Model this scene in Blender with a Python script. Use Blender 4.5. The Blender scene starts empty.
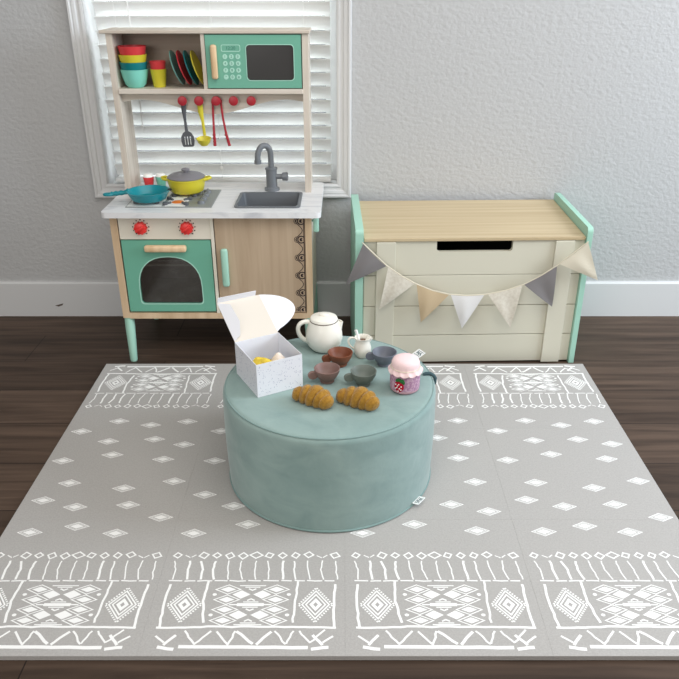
import bpy, bmesh, math, random
from math import sin, cos, pi, radians, sqrt, atan2
from mathutils import Vector, Matrix

random.seed(7)
S = bpy.context.scene
COL = S.collection

# ------------------------------------------------------------------ helpers
def lin(c):
    c = c / 255.0
    return c / 12.92 if c <= 0.04045 else ((c + 0.055) / 1.055) ** 2.4

def rgb(t):
    return (lin(t[0]), lin(t[1]), lin(t[2]), 1.0)

def M(name, col, rough=0.5, col2=None, nscale=(8, 8, 8), ndetail=4.0, ramp=(0.35, 0.65), distort=0.0,
      bump=None, metallic=0.0, sheen=0.0, spec=0.5, coat=0.0, transl=0.0):
    m = bpy.data.materials.new(name)
    m.use_nodes = True
    nt = m.node_tree
    b = nt.nodes['Principled BSDF']
    b.inputs['Base Color'].default_value = rgb(col)
    b.inputs['Roughness'].default_value = rough
    b.inputs['Metallic'].default_value = metallic
    b.inputs['Specular IOR Level'].default_value = spec
    b.inputs['Coat Weight'].default_value = coat
    if sheen:
        b.inputs['Sheen Weight'].default_value = sheen
        b.inputs['Sheen Roughness'].default_value = 0.4
    tc = nt.nodes.new('ShaderNodeTexCoord')
    if col2 is not None:
        mp = nt.nodes.new('ShaderNodeMapping')
        mp.inputs['Scale'].default_value = nscale
        nz = nt.nodes.new('ShaderNodeTexNoise')
        nz.inputs['Scale'].default_value = 1.0
        nz.inputs['Detail'].default_value = ndetail
        nz.inputs['Distortion'].default_value = distort
        rp = nt.nodes.new('ShaderNodeValToRGB')
        rp.color_ramp.elements[0].position = ramp[0]
        rp.color_ramp.elements[1].position = ramp[1]
        rp.color_ramp.elements[0].color = rgb(col)
        rp.color_ramp.elements[1].color = rgb(col2)
        nt.links.new(tc.outputs['Object'], mp.inputs['Vector'])
        nt.links.new(mp.outputs['Vector'], nz.inputs['Vector'])
        nt.links.new(nz.outputs['Fac'], rp.inputs['Fac'])
        nt.links.new(rp.outputs['Color'], b.inputs['Base Color'])
    if bump:
        bs, strength, dist = bump
        if not isinstance(bs, tuple):
            bs = (bs, bs, bs)
        mp2 = nt.nodes.new('ShaderNodeMapping')
        mp2.inputs['Scale'].default_value = bs
        n2 = nt.nodes.new('ShaderNodeTexNoise')
        n2.inputs['Scale'].default_value = 1.0
        n2.inputs['Detail'].default_value = 3.0
        bp = nt.nodes.new('ShaderNodeBump')
        bp.inputs['Strength'].default_value = strength
        bp.inputs['Distance'].default_value = dist
        nt.links.new(tc.outputs['Object'], mp2.inputs['Vector'])
        nt.links.new(mp2.outputs['Vector'], n2.inputs['Vector'])
        nt.links.new(n2.outputs['Fac'], bp.inputs['Height'])
        nt.links.new(bp.outputs['Normal'], b.inputs['Normal'])
    if transl:
        out = nt.nodes['Material Output']
        tr = nt.nodes.new('ShaderNodeBsdfTranslucent')
        tr.inputs['Color'].default_value = rgb(col)
        mx = nt.nodes.new('ShaderNodeMixShader')
        mx.inputs['Fac'].default_value = transl
        nt.links.new(b.outputs['BSDF'], mx.inputs[1])
        nt.links.new(tr.outputs['BSDF'], mx.inputs[2])
        nt.links.new(mx.outputs['Shader'], out.inputs['Surface'])
    return m

def glass_mat(name, tint, fac):
    m = bpy.data.materials.new(name)
    m.use_nodes = True
    nt = m.node_tree
    nt.nodes.clear()
    out = nt.nodes.new('ShaderNodeOutputMaterial')
    t = nt.nodes.new('ShaderNodeBsdfTransparent')
    t.inputs['Color'].default_value = rgb(tint)
    g = nt.nodes.new('ShaderNodeBsdfGlossy')
    g.inputs['Roughness'].default_value = 0.08
    mx = nt.nodes.new('ShaderNodeMixShader')
    mx.inputs['Fac'].default_value = fac
    nt.links.new(t.outputs[0], mx.inputs[1])
    nt.links.new(g.outputs[0], mx.inputs[2])
    nt.links.new(mx.outputs[0], out.inputs['Surface'])
    return m

def box(x0, x1, y0, y1, z0, z1, bev=0.0, seg=2):
    bm = bmesh.new()
    r = bmesh.ops.create_cube(bm, size=1.0)
    for v in r['verts']:
        v.co = Vector(((x0 + x1) / 2 + v.co.x * (x1 - x0), (y0 + y1) / 2 + v.co.y * (y1 - y0),
                       (z0 + z1) / 2 + v.co.z * (z1 - z0)))
    if bev > 0:
        bmesh.ops.bevel(bm, geom=bm.edges[:], offset=bev, segments=seg, affect='EDGES', profile=0.5)
    return bm

def lathe(prof, seg=32, c=(0, 0, 0)):
    """prof: list of (radius, z)"""
    bm = bmesh.new()
    rings = []
    for r, z in prof:
        if r < 1e-6:
            rings.append([bm.verts.new((c[0], c[1], c[2] + z))])
        else:
            rings.append([bm.verts.new((c[0] + r * cos(2 * pi * k / seg), c[1] + r * sin(2 * pi * k / seg), c[2] + z))
                          for k in range(seg)])
    for a, b in zip(rings, rings[1:]):
        for k in range(seg):
            k2 = (k + 1) % seg
            if len(a) == 1 and len(b) == 1:
                continue
            if len(a) == 1:
                bm.faces.new((a[0], b[k], b[k2]))
            elif len(b) == 1:
                bm.faces.new((a[k], b[0], a[k2]))
            else:
                bm.faces.new((a[k], b[k], b[k2], a[k2]))
    bmesh.ops.recalc_face_normals(bm, faces=bm.faces[:])
    return bm

def tube(pts, r, seg=10, flat=1.0):
    """sweep a circle (flattened by 'flat' along the frame's second axis)"""
    pts = [Vector(p) for p in pts]
    n = len(pts)
    rs = r if isinstance(r, (list, tuple)) else [r] * n
    bm = bmesh.new()
    rings = []
    up = None
    for i, p in enumerate(pts):
        d = (pts[min(i + 1, n - 1)] - pts[max(i - 1, 0)]).normalized()
        if up is None:
            up = Vector((0, 1, 0)) if abs(d.y) < 0.9 else Vector((1, 0, 0))
        up = (up - d * up.dot(d)).normalized()
        s = d.cross(up)
        rings.append([bm.verts.new(p + s * rs[i] * cos(2 * pi * k / seg) + up * rs[i] * flat * sin(2 * pi * k / seg))
                      for k in range(seg)])
    for a, b in zip(rings, rings[1:]):
        for k in range(seg):
            k2 = (k + 1) % seg
            bm.faces.new((a[k], b[k], b[k2], a[k2]))
    bm.faces.new(rings[0][::-1])
    bm.faces.new(rings[-1])
    bmesh.ops.recalc_face_normals(bm, faces=bm.faces[:])
    return bm

def bez(p0, p1, p2, p3, n=12):
    p0, p1, p2, p3 = map(Vector, (p0, p1, p2, p3))
    out = []
    for i in range(n + 1):
        t = i / n
        out.append(p0 * (1 - t) ** 3 + p1 * 3 * t * (1 - t) ** 2 + p2 * 3 * t * t * (1 - t) + p3 * t ** 3)
    return out

def plate(loops, d0, d1, axes='xz', bev=0.0):
    """prism of a 2-D outline (first loop) with holes (other loops); depth along the third axis from d0 to d1"""
    bm = bmesh.new()
    def P(a, b, d):
        return {'xz': (a, d, b), 'xy': (a, b, d), 'yz': (d, a, b)}[axes]
    edges = []
    for lp in loops:
        vs = [bm.verts.new(P(a, b, d0)) for a, b in lp]
        for i in range(len(vs)):
            edges.append(bm.edges.new((vs[i], vs[(i + 1) % len(vs)])))
    bmesh.ops.triangle_fill(bm, use_beauty=True, use_dissolve=False, edges=edges)
    r = bmesh.ops.extrude_face_region(bm, geom=bm.faces[:])
    vs = [g for g in r['geom'] if isinstance(g, bmesh.types.BMVert)]
    off = Vector(P(0, 0, d1)) - Vector(P(0, 0, d0))
    bmesh.ops.translate(bm, verts=vs, vec=off)
    bmesh.ops.recalc_face_normals(bm, faces=bm.faces[:])
    return bm

def rrect(x0, x1, z0, z1, r, n=5):
    out = []
    for cx, cz, a0 in ((x1 - r, z1 - r, 0), (x0 + r, z1 - r, 90), (x0 + r, z0 + r, 180), (x1 - r, z0 + r, 270)):
        for k in range(n + 1):
            a = radians(a0 + 90 * k / n)
            out.append((cx + r * cos(a), cz + r * sin(a)))
    return out

def rect(x0, x1, z0, z1):
    return [(x0, z0), (x1, z0), (x1, z1), (x0, z1)]

def sphere(c, r, u=20, v=12):
    bm = bmesh.new()
    bmesh.ops.create_uvsphere(bm, u_segments=u, v_segments=v, radius=1.0)
    rr = r if isinstance(r, (tuple, list)) else (r, r, r)
    for q in bm.verts:
        q.co = Vector((c[0] + q.co.x * rr[0], c[1] + q.co.y * rr[1], c[2] + q.co.z * rr[2]))
    return bm

def strokes(lines, d, axes='xz', w=0.002):
    """flat painted strokes lying in a plane at depth d; lines = [(pts, width)]"""
    bm = bmesh.new()
    sg = 1 if axes == 'xy' else -1
    for n_, item in enumerate(lines):
        pts, ww = item if isinstance(item, tuple) and not isinstance(item[0], (int, float)) else (item, w)
        pts = [Vector(p) for i, p in enumerate(pts) if i == 0 or (Vector(p) - Vector(pts[i - 1])).length > 1e-6]
        if len(pts) < 2:
            continue
        dd = d + sg * (n_ % 60) * 4e-6                # each stroke lies a hair above the last
        closed = (pts[0] - pts[-1]).length < 1e-6 and len(pts) > 3
        m = len(pts)
        va, vb = [], []
        for i, p in enumerate(pts):
            if closed:
                a, b = pts[i - 1] if i > 0 else pts[-2], pts[i + 1] if i < m - 1 else pts[1]
            else:
                a, b = pts[max(i - 1, 0)], pts[min(i + 1, m - 1)]
            d1, d2 = (p - a), (b - p)
            if d1.length < 1e-9:
                d1 = d2
            if d2.length < 1e-9:
                d2 = d1
            n1 = Vector((-d1.y, d1.x)).normalized()
            n2 = Vector((-d2.y, d2.x)).normalized()
            nn = n1 + n2
            nn = nn.normalized() if nn.length > 1e-6 else n1
            k = min(1.0 / max(nn.dot(n1), 0.35), 2.2)
            q1, q2 = p + nn * ww / 2 * k, p - nn * ww / 2 * k
            for q, lst in ((q1, va), (q2, vb)):
                lst.append(bm.verts.new((q.x, dd, q.y) if axes == 'xz' else (q.x, q.y, dd)))
        for i in range(m - 1):
            bm.faces.new((vb[i], vb[i + 1], va[i + 1], va[i]))
    return bm

def polys(ps, d, axes='xz'):
    bm = bmesh.new()
    for p in ps:
        bm.faces.new([bm.verts.new({'xz': (a, d, b), 'xy': (a, b, d)}[axes]) for a, b in p])
    return bm

def text_bm(s, size, mat4):
    cu = bpy.data.curves.new('lettering', 'FONT')
    cu.body = s
    cu.size = size
    cu.align_x = 'CENTER'
    cu.align_y = 'CENTER'
    ob = bpy.data.objects.new('lettering', cu)
    COL.objects.link(ob)
    bpy.context.view_layer.update()
    me = bpy.data.meshes.new_from_object(ob.evaluated_get(bpy.context.evaluated_depsgraph_get()))
    bpy.data.objects.remove(ob)
    bpy.data.curves.remove(cu)
    bm = bmesh.new()
    bm.from_mesh(me)
    bpy.data.meshes.remove(me)
    bmesh.ops.transform(bm, matrix=mat4, verts=bm.verts[:])
    return bm

def xf(bm, m):
    bmesh.ops.transform(bm, matrix=m, verts=bm.verts[:])
    return bm

def T(x, y, z):
    return Matrix.Translation((x, y, z))

def R(a, ax='Z'):
    return Matrix.Rotation(radians(a), 4, ax)

def obj(name, pieces, mats, parent=None, smooth=40):
    """link the pieces as ONE mesh object; pieces are bmeshes or (bmesh, material index)"""
    if not isinstance(pieces, list):
        pieces = [pieces]
    if not isinstance(mats, list):
        mats = [mats]
    big = bmesh.new()
    for p in pieces:
        b, i = p if isinstance(p, tuple) else (p, 0)
        for f in b.faces:
            f.material_index = i
            f.smooth = bool(smooth)
        tmp = bpy.data.meshes.new('tmp')
        b.to_mesh(tmp)
        b.free()
        big.from_mesh(tmp)
        bpy.data.meshes.remove(tmp)
    if parent is not None:
        root = parent
        while root.parent:
            root = root.parent
        if root.type == 'EMPTY' and root.get('_world', True):
            bmesh.ops.translate(big, verts=big.verts[:], vec=-Vector(root['base']) if 'base' in root else Vector((0, 0, 0)))
    me = bpy.data.meshes.new(name)
    big.to_mesh(me)
    big.free()
    for m in mats:
        me.materials.append(m)
    if smooth:
        me.set_sharp_from_angle(angle=radians(smooth))
    o = bpy.data.objects.new(name, me)
    COL.objects.link(o)
    if parent is not None:
        o.parent = parent
    return o

BASES = []
def thing(name, label, cat, base=(0, 0, 0), group=None, local=False):
    """Empty at the base of a thing; its parts are modelled in world coordinates unless local"""
    o = bpy.data.objects.new(name, None)
    COL.objects.link(o)
    o.empty_display_size = 0.05
    o.location = base
    o['label'] = label
    o['category'] = cat
    if group:
        o['group'] = group
    if not local:
        o['base'] = tuple(base)
        BASES.append(o)
    return o

def tag(o, label, cat, group=None):
    o['label'] = label
    o['category'] = cat
    if group:
        o['group'] = group
    return o

def struct(o):
    o['kind'] = 'structure'
    return o

def dup(root, loc, label, rotz=None):
    r = root.copy()
    COL.objects.link(r)
    r.location = loc
    if rotz is not None:
        r.rotation_euler = (0, 0, rotz)
    r['label'] = label
    for ch in list(root.children):
        c = ch.copy()
        COL.objects.link(c)
        c.parent = r
        for g in list(ch.children):
            d = g.copy()
            COL.objects.link(d)
            d.parent = c
    return r

# ------------------------------------------------------------------ materials
m_wall = M('wall_paint', (182, 182, 181), 0.75, bump=((60, 60, 80), 0.42, 0.008), spec=0.3)
m_trim = M('trim_paint', (208, 208, 207), 0.45)
m_blind = M('blind_vinyl', (240, 240, 238), 0.5, transl=0.16)
m_cord = M('blind_cord', (240, 240, 238), 0.7)
m_ply = M('pale_birch', (213, 203, 190), 0.55, (196, 184, 169), (60, 60, 3))
m_plyh = M('pale_birch_board', (213, 203, 190), 0.55, (196, 184, 169), (3, 60, 60))
m_edge = M('birch_edge', (214, 188, 155), 0.55, (192, 164, 130), (30, 30, 3))
m_oak = M('oak_door', (190, 168, 142), 0.55, (170, 147, 121), (38, 20, 2.2), 5, (0.3, 0.7), 0.6)
m_cream = M('cream_paint', (224, 218, 202), 0.5)
m_teal = M('teal_paint', (106, 170, 146), 0.45)
m_mint = M('mint_paint', (162, 206, 187), 0.45)
m_dwindow = M('dark_window', (56, 54, 52), 0.15, spec=0.6)
m_line = M('pale_outline', (170, 216, 198), 0.6)
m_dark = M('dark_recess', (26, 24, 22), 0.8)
m_handle = M('maple_handle', (226, 196, 158), 0.5, (208, 174, 132), (40, 40, 6))
m_red = M('red_plastic', (225, 52, 48), 0.4)
m_redhook = M('red_hook', (162, 32, 44), 0.4)
m_black = M('black_plastic', (26, 26, 28), 0.4)
m_chrome = M('chrome', (190, 192, 196), 0.25, metallic=1.0)
m_marble = M('marble_counter', (226, 226, 226), 0.3, (184, 186, 191), (6, 22, 10), 8, (0.5, 0.78), 1.4)
m_steel = M('brushed_steel', (132, 136, 134), 0.4)
m_hobbase = M('hob_white', (236, 236, 232), 0.4)
m_flame = M('flame_orange', (225, 120, 50), 0.5)
m_greyp = M('grey_plastic', (112, 116, 120), 0.38)
m_sink = M('sink_grey', (100, 104, 108), 0.4)
m_spat = M('spatula_grey', (82, 84, 88), 0.45)
m_yel = M('yellow_plastic', (206, 194, 50), 0.4)
m_tealp = M('teal_plastic', (0, 132, 142), 0.35)
m_tealb = M('deep_teal_plastic', (0, 118, 122), 0.4)
m_mintp = M('mint_plastic', (128, 208, 190), 0.4)
m_redp = M('coral_red_plastic', (208, 58, 62), 0.4)
m_lidgrey = M('lid_grey', (126, 124, 128), 0.45)
m_white = M('white_plastic', (240, 240, 236), 0.4)
m_decor = M('brown_print', (34, 18, 22), 0.6)
m_chest = M('chest_paint', (206, 202, 184), 0.5)
m_chestw = M('chest_lid_wood', (202, 184, 150), 0.5, (187, 167, 132), (1.6, 70, 20), 5)
m_fgrey = M('grey_cotton', (128, 124, 124), 0.9, bump=(900, 0.2, 0.001), transl=0.1)
m_fcream = M('cream_cotton', (226, 218, 198), 0.9, bump=(900, 0.2, 0.001), transl=0.15)
m_ftan = M('tan_cotton', (206, 184, 150), 0.9, bump=(900, 0.2, 0.001), transl=0.15)
m_fwhite = M('white_cotton', (232, 230, 228), 0.9, bump=(900, 0.2, 0.001), transl=0.15)
m_ffleck = M('flecked_cotton', (228, 222, 208), 0.9, (214, 206, 190), (120, 120, 120), transl=0.15)
m_mat = M('foam_mat_grey', (175, 172, 168), 0.8, (166, 163, 159), (260, 260, 260), bump=((420, 420, 420), 0.35, 0.002), spec=0.25)
m_print = M('white_print', (240, 239, 236), 0.75, spec=0.25)
m_matside = M('foam_side', (150, 147, 144), 0.8)
m_velvet = M('sage_velvet', (128, 151, 147), 0.85, (147, 168, 163), (9, 9, 14), 5, (0.3, 0.7), 0.8, bump=(30, 0.15, 0.01), sheen=0.35, spec=0.15)
m_pipe = M('velvet_piping', (126, 150, 146), 0.85, sheen=0.3, spec=0.15)
m_strap = M('dark_strap', (60, 84, 88), 0.8)
m_tag = M('white_tag', (236, 238, 236), 0.8)
m_tagink = M('tag_ink', (70, 92, 96), 0.8)
m_card = M('white_card', (228, 229, 234), 0.6)
m_cardin = M('card_inside', (216, 208, 196), 0.7)
m_ink = M('speckle_ink', (138, 142, 170), 0.7)
m_pot = M('ivory_ceramic', (236, 232, 220), 0.3, coat=0.2)
m_rim = M('dark_rim_line', (96, 84, 72), 0.5)
m_milk = M('dark_liquid', (112, 84, 66), 0.4)
m_rust = M('rust_silicone', (120, 66, 40), 0.5)
m_mauve = M('mauve_silicone', (128, 100, 92), 0.5)
m_sage = M('sage_silicone', (108, 116, 108), 0.5)
m_slate = M('slate_silicone', (104, 108, 118), 0.5)
m_croi = M('felt_pastry', (176, 132, 54), 0.95, (154, 112, 44), (130, 130, 130), bump=(420, 0.8, 0.004), sheen=0.3, spec=0.1)
m_jam = M('jam_felt', (198, 164, 180), 0.9, (166, 124, 152), (180, 180, 180), 3, (0.42, 0.6), bump=(300, 0.4, 0.002), spec=0.1)
m_jamb = M('jam_base', (214, 168, 178), 0.9, bump=(300, 0.4, 0.002), spec=0.1)
m_pink = M('pale_pink_cloth', (238, 210, 210), 0.9, bump=(420, 0.3, 0.002), spec=0.1)
m_straw = M('strawberry_felt', (176, 24, 48), 0.85, spec=0.1)
m_leaf = M('leaf_felt', (52, 110, 62), 0.85, spec=0.1)
m_fyel = M('yellow_felt', (226, 200, 82), 0.9, (206, 176, 60), (110, 110, 110), bump=(400, 0.5, 0.003), spec=0.1)
m_fbrown = M('brown_felt', (88, 52, 36), 0.95, bump=(400, 0.5, 0.003), spec=0.1)
m_fwh = M('cream_felt', (234, 220, 206), 0.95, bump=(400, 0.5, 0.003), spec=0.1)
m_glass = glass_mat('window_glass', (250, 252, 252), 0.06)
m_oglass = glass_mat('smoked_glass', (188, 184, 178), 0.12)

def floor_mat():
    m = bpy.data.materials.new('plank_floor')
    m.use_nodes = True
    nt = m.node_tree
    b = nt.nodes['Principled BSDF']
    N, L = nt.nodes.new, nt.links.new
    tc = N('ShaderNodeTexCoord')
    mp = N('ShaderNodeMapping')
    mp.inputs['Location'].default_value = (0.62, 1.992, 0)
    L(tc.outputs['Object'], mp.inputs['Vector'])
    br = N('ShaderNodeTexBrick')
    br.offset = 0.37
    br.inputs['Scale'].default_value = 1.0
    br.inputs['Brick Width'].default_value = 1.32
    br.inputs['Row Height'].default_value = 0.2
    br.inputs['Mortar Size'].default_value = 0.0016
    br.inputs['Mortar Smooth'].default_value = 0.3
    br.inputs['Bias'].default_value = 0.0
    br.inputs['Color1'].default_value = rgb((74, 60, 50))
    br.inputs['Color2'].default_value = rgb((96, 79, 67))
    br.inputs['Mortar'].default_value = rgb((38, 30, 26))
    L(mp.outputs['Vector'], br.inputs['Vector'])
    m2 = N('ShaderNodeMapping')
    m2.inputs['Scale'].default_value = (2.2, 34, 1)
    L(tc.outputs['Object'], m2.inputs['Vector'])
    nz = N('ShaderNodeTexNoise')
    nz.inputs['Scale'].default_value = 1.0
    nz.inputs['Detail'].default_value = 7.0
    nz.inputs['Distortion'].default_value = 0.7
    L(m2.outputs['Vector'], nz.inputs['Vector'])
    rp = N('ShaderNodeValToRGB')
    rp.color_ramp.elements[0].position = 0.3
    rp.color_ramp.elements[1].position = 0.72
    rp.color_ramp.elements[0].color = (0.42, 0.40, 0.39, 1)
    rp.color_ramp.elements[1].color = (1.12, 1.1, 1.08, 1)
    L(nz.outputs['Fac'], rp.inputs['Fac'])
    mx = N('ShaderNodeMix')
    mx.data_type = 'RGBA'
    mx.blend_type = 'MULTIPLY'
    mx.inputs['Factor'].default_value = 1.0
    L(br.outputs['Color'], mx.inputs['A'])
    L(rp.outputs['Color'], mx.inputs['B'])
    L(mx.outputs['Result'], b.inputs['Base Color'])
    b.inputs['Roughness'].default_value = 0.5
    b.inputs['Specular IOR Level'].default_value = 0.2
    bp = N('ShaderNodeBump')
    bp.inputs['Strength'].default_value = 0.12
    bp.inputs['Distance'].default_value = 0.004
    L(nz.outputs['Fac'], bp.inputs['Height'])
    L(bp.outputs['Normal'], b.inputs['Normal'])
    return m

# ------------------------------------------------------------------ the room
struct(obj('floor', box(-3.0, 3.2, -4.2, 0.14, -0.05, 0.0), floor_mat()))
WX0, WX1, WZ0, WZ1 = -0.862, -0.020, 0.505, 1.74      # the window opening
struct(obj('wall_back', plate([rect(-3.0, 3.2, 0.0, 2.5), rect(WX0, WX1, WZ0, WZ1)], 0.14, 0.0), m_wall, smooth=0))
bb = [(0.0, 0.0), (-0.014, 0.0), (-0.014, 0.136), (-0.010, 0.142), (0.0, 0.143)]
base = obj('baseboard_back', [plate([bb], -3.0, 3.2, 'yz'),
                              (polys([[(-1.128, 0.046), (-1.112, 0.05), (-1.094, 0.055), (-1.098, 0.047), (-1.115, 0.041)]], -0.0143), 1)],
           [m_trim, M('scuff', (96, 84, 74), 0.8)], smooth=0)
struct(base)

def frame_sweep(prof, x0, x1, z0, z1):
    """mitred frame around an opening: prof = closed list of (outward offset, y)"""
    bm = bmesh.new()
    cs = [(x0, z0, -1, -1), (x1, z0, 1, -1), (x1, z1, 1, 1), (x0, z1, -1, 1)]
    rings = [[bm.verts.new((cx + sx * o, y, cz + sz * o)) for o, y in prof] for cx, cz, sx, sz in cs]
    n = len(prof)
    for k in range(4):
        a, b = rings[k], rings[(k + 1) % 4]
        for i in range(n):
            j = (i + 1) % n
            bm.faces.new((a[i], a[j], b[j], b[i]))
    bmesh.ops.recalc_face_normals(bm, faces=bm.faces[:])
    return bm

win = bpy.data.objects.new('window_1', None)
COL.objects.link(win)
win.location = (-0.44, 0.0, 0.48)
win['base'] = (-0.44, 0.0, 0.48)
struct(win)
casing = [(0.0, 0.0), (0.0, -0.010), (0.006, -0.012), (0.010, -0.012), (0.012, -0.009), (0.020, -0.010), (0.024, -0.015),
          (0.032, -0.017), (0.036, -0.016), (0.040, -0.021), (0.046, -0.021), (0.049, -0.016), (0.050, 0.0)]
obj('casing', frame_sweep(casing, WX0 + 0.004, WX1 - 0.004, WZ0 + 0.022 - 0.004, WZ1 - 0.004), m_trim, win, smooth=0)
obj('jamb_liner', frame_sweep([(0.0, -0.004), (-0.006, -0.004), (-0.006, 0.135), (0.0, 0.135)], WX0, WX1, WZ0, WZ1), m_trim, win, smooth=0)
obj('sash', frame_sweep([(-0.006, 0.105), (-0.045, 0.105), (-0.045, 0.135), (-0.006, 0.135)], WX0, WX1, WZ0, WZ1), m_trim, win, smooth=0)
obj('pane', box(WX0 + 0.04, WX1 - 0.04, 0.117, 0.121, WZ0 + 0.04, WZ1 - 0.04), m_glass, win)

# the blind
BX0, BX1, BY = -0.838, -0.047, 0.052
bl = thing('window_blind', 'white horizontal slat blind hanging in the window behind the toy kitchen', 'blind', (-0.44, BY, 0.55))
sl = []
zk = 1.102 + 0.045 * 12
while zk > 0.55:
    bm = box(BX0, BX1, -0.0255, 0.0255, -0.0012, 0.0012, 0.0006, 1)
    for v in bm.verts:                              # a slight crown across the slat
        v.co.z += 0.0022 * (1 - (v.co.y / 0.0255) ** 2)
    xf(bm, T(0, BY, zk) @ R(-59, 'X'))
    sl.append(bm)
    zk -= 0.045
obj('slats', sl, m_blind, bl, smooth=0)
obj('bottom_rail', box(BX0, BX1, BY - 0.024, BY + 0.024, 0.520, 0.535, 0.004), m_blind, bl)
obj('headrail', box(BX0, BX1, BY - 0.03, BY + 0.03, 1.685, 1.732, 0.002), m_blind, bl)
for x in (-0.765, -0.445, -0.135):
    o = obj('ladder_cord', [tube([(x + 0.0015 * sin(k * 2.1), BY - 0.0245, 0.53 + k * 0.0225) for k in range(52)], 0.0011, 6)], m_cord, bl)
    obj('cord_tab', sphere((x, BY - 0.027, 0.572), (0.007, 0.004, 0.009), 12, 8), m_white, o)
obj('tilt_wand', tube([(-0.722, BY - 0.034, 1.68), (-0.728, BY - 0.036, 1.35), (-0.712, BY - 0.034, 1.02), (-0.712, BY - 0.034, 0.70)], 0.0022, 8), m_cord, bl)

# ------------------------------------------------------------------ the play kitchen
KX0, KX1 = -0.750, -0.104
TX1 = -0.113          # the tower is a little narrower than the cabinet
kit = thing('play_kitchen', 'wooden toy kitchen with teal doors and marble counter in front of the window', 'toy kitchen', (-0.42, -0.2, 0.0))
FY = -0.370
# tall sides: lower panel and narrower tower as one L-shaped board each
def side(x0, x1, name):
    out = [(-0.028, 0.156), (FY, 0.156), (FY, 0.514), (-0.158, 0.514), (-0.158, 1.038), (-0.028, 1.038)]
    return obj(name, [plate([out], x0, x1, 'yz')], m_ply, kit, smooth=0)
side(KX0, KX0 + 0.020, 'side_panel')
obj('side_panel', [plate([[(-0.028, 0.156), (FY, 0.156), (FY, 0.514), (-0.028, 0.514)]], KX1 - 0.020, KX1, 'yz'), box(TX1 - 0.020, TX1, -0.158, -0.028, 0.514, 1.038)], m_ply, kit, smooth=0)
o = obj('front_edging', [box(KX0, KX0 + 0.023, FY - 0.004, FY, 0.156, 0.514), box(KX1 - 0.021, KX1, FY - 0.004, FY, 0.156, 0.514),
                         box(KX0 + 0.023, KX1 - 0.021, FY - 0.004, FY + 0.012, 0.154, 0.174)], m_edge, kit, smooth=0)
o['label'] = 'natural wood edging'
obj('base_board', box(KX0 + 0.02, KX1 - 0.02, FY + 0.012, -0.03, 0.156, 0.170), m_ply, kit, smooth=0)
obj('back_panel', box(KX0 + 0.02, KX1 - 0.02, -0.036, -0.028, 0.170, 0.514), m_ply, kit, smooth=0)
obj('divider', box(-0.430, -0.420, FY - 0.003, -0.036, 0.174, 0.514), m_cream, kit, smooth=0)
# counter with a hole for the sink
SK = (-0.354, -0.141, -0.352, -0.166)
ctr = obj('countertop', [plate([rrect(-0.768, -0.073, -0.402, -0.018, 0.016), rrect(SK[0] + 0.006, SK[1] - 0.006, SK[2] + 0.006, SK[3] - 0.006, 0.014)], 0.514, 0.532, 'xy')], m_marble, kit, smooth=30)
# legs
for x in (-0.735, -0.118):
    for y, s in ((-0.356, -1), (-0.065, 1)):
        o = obj('leg', tube([(x, y, 0.156), (x, y + s * 0.004, 0.12), (x + 0.005, y + s * 0.030, 0.004), (x + 0.005, y + s * 0.030, 0.0)], [0.0165, 0.0165, 0.0125, 0.011], 16), m_mint, kit)
        o['label'] = 'mint green leg'
# knob panel
cp = obj('knob_panel', box(-0.725, -0.430, FY - 0.001, FY + 0.012, 0.434, 0.513, 0.001, 1), m_cream, kit, smooth=0)
for x in (-0.653, -0.505):
    dots = [sphere((x + 0.026 * cos(a), FY - 0.0015, 0.474 + 0.026 * sin(a)), (0.0022, 0.001, 0.0022), 8, 6) for a in [radians(-50 + 28 * k) for k in range(11)]]
    gr = []
    for k in range(10):
        a = 2 * pi * k / 10
        gr.append(xf(tube([(0.0175 * cos(a), 0.0175 * sin(a), 0.0), (0.0165 * cos(a), 0.0165 * sin(a), 0.014)], 0.0042, 8), T(x, FY - 0.001, 0.474) @ R(90, 'X')))
    kb = xf(lathe([(0, 0), (0.019, 0), (0.018, 0.014), (0.0155, 0.016), (0, 0.016)], 28), T(x, FY - 0.001, 0.474) @ R(90, 'X'))
    rib = xf(box(-0.0035, 0.0035, -0.016, 0.016, 0.012, 0.023, 0.002), T(x, FY - 0.001, 0.474) @ R(90, 'X') @ R(-55, 'Z'))
    k = obj('stove_knob', [kb, rib] + gr + [(d, 1) for d in dots], [m_red, m_decor], cp)
    k['label'] = 'red stove knob'
# oven door
def arch(x0, x1, z0, z1, zs, n=16, r=0.012):
    out = []
    for cx, cz, a0 in ((x0 + r, z0 + r, 180), (x1 - r, z0 + r, 270)):
        for k in range(5):
            a = radians(a0 + 90 * k / 4)
            out.append((cx + r * cos(a), cz + r * sin(a)))
    cx, rx = (x0 + x1) / 2, (x1 - x0) / 2
    for k in range(n + 1):
        a = pi * k / n
        ca, sa = cos(a), sin(a)
        out.append((cx + rx * math.copysign(abs(ca) ** 0.86, ca), zs + (z1 - zs) * abs(sa) ** 0.86))
    return out
ow = arch(-0.680, -0.474, 0.209, 0.374, 0.268)
owo = arch(-0.683, -0.471, 0.206, 0.377, 0.268)
od = obj('oven_door', [plate([rect(-0.723, -0.433, 0.180, 0.431), ow], FY - 0.002, FY + 0.012), (plate([owo, ow], FY - 0.0026, FY - 0.001), 1)], [m_teal, m_line], kit, smooth=0)
od['label'] = 'teal oven door with arched window'
obj('oven_pane', plate([arch(-0.679, -0.475, 0.210, 0.373, 0.268)], FY + 0.004, FY + 0.008), m_oglass, od, smooth=0)
obj('handle', xf(box(-0.068, 0.068, -0.011, 0.011, 0, 0.022, 0.007, 3), T(-0.579, FY - 0.002, 0.407) @ R(90, 'X')), m_handle, od)
obj('oven_rack', [tube([(-0.72, FY + 0.014 + k * 0.045, 0.340), (-0.43, FY + 0.014 + k * 0.045, 0.340)], 0.003, 8) for k in range(7)], m_white, kit)
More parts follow.
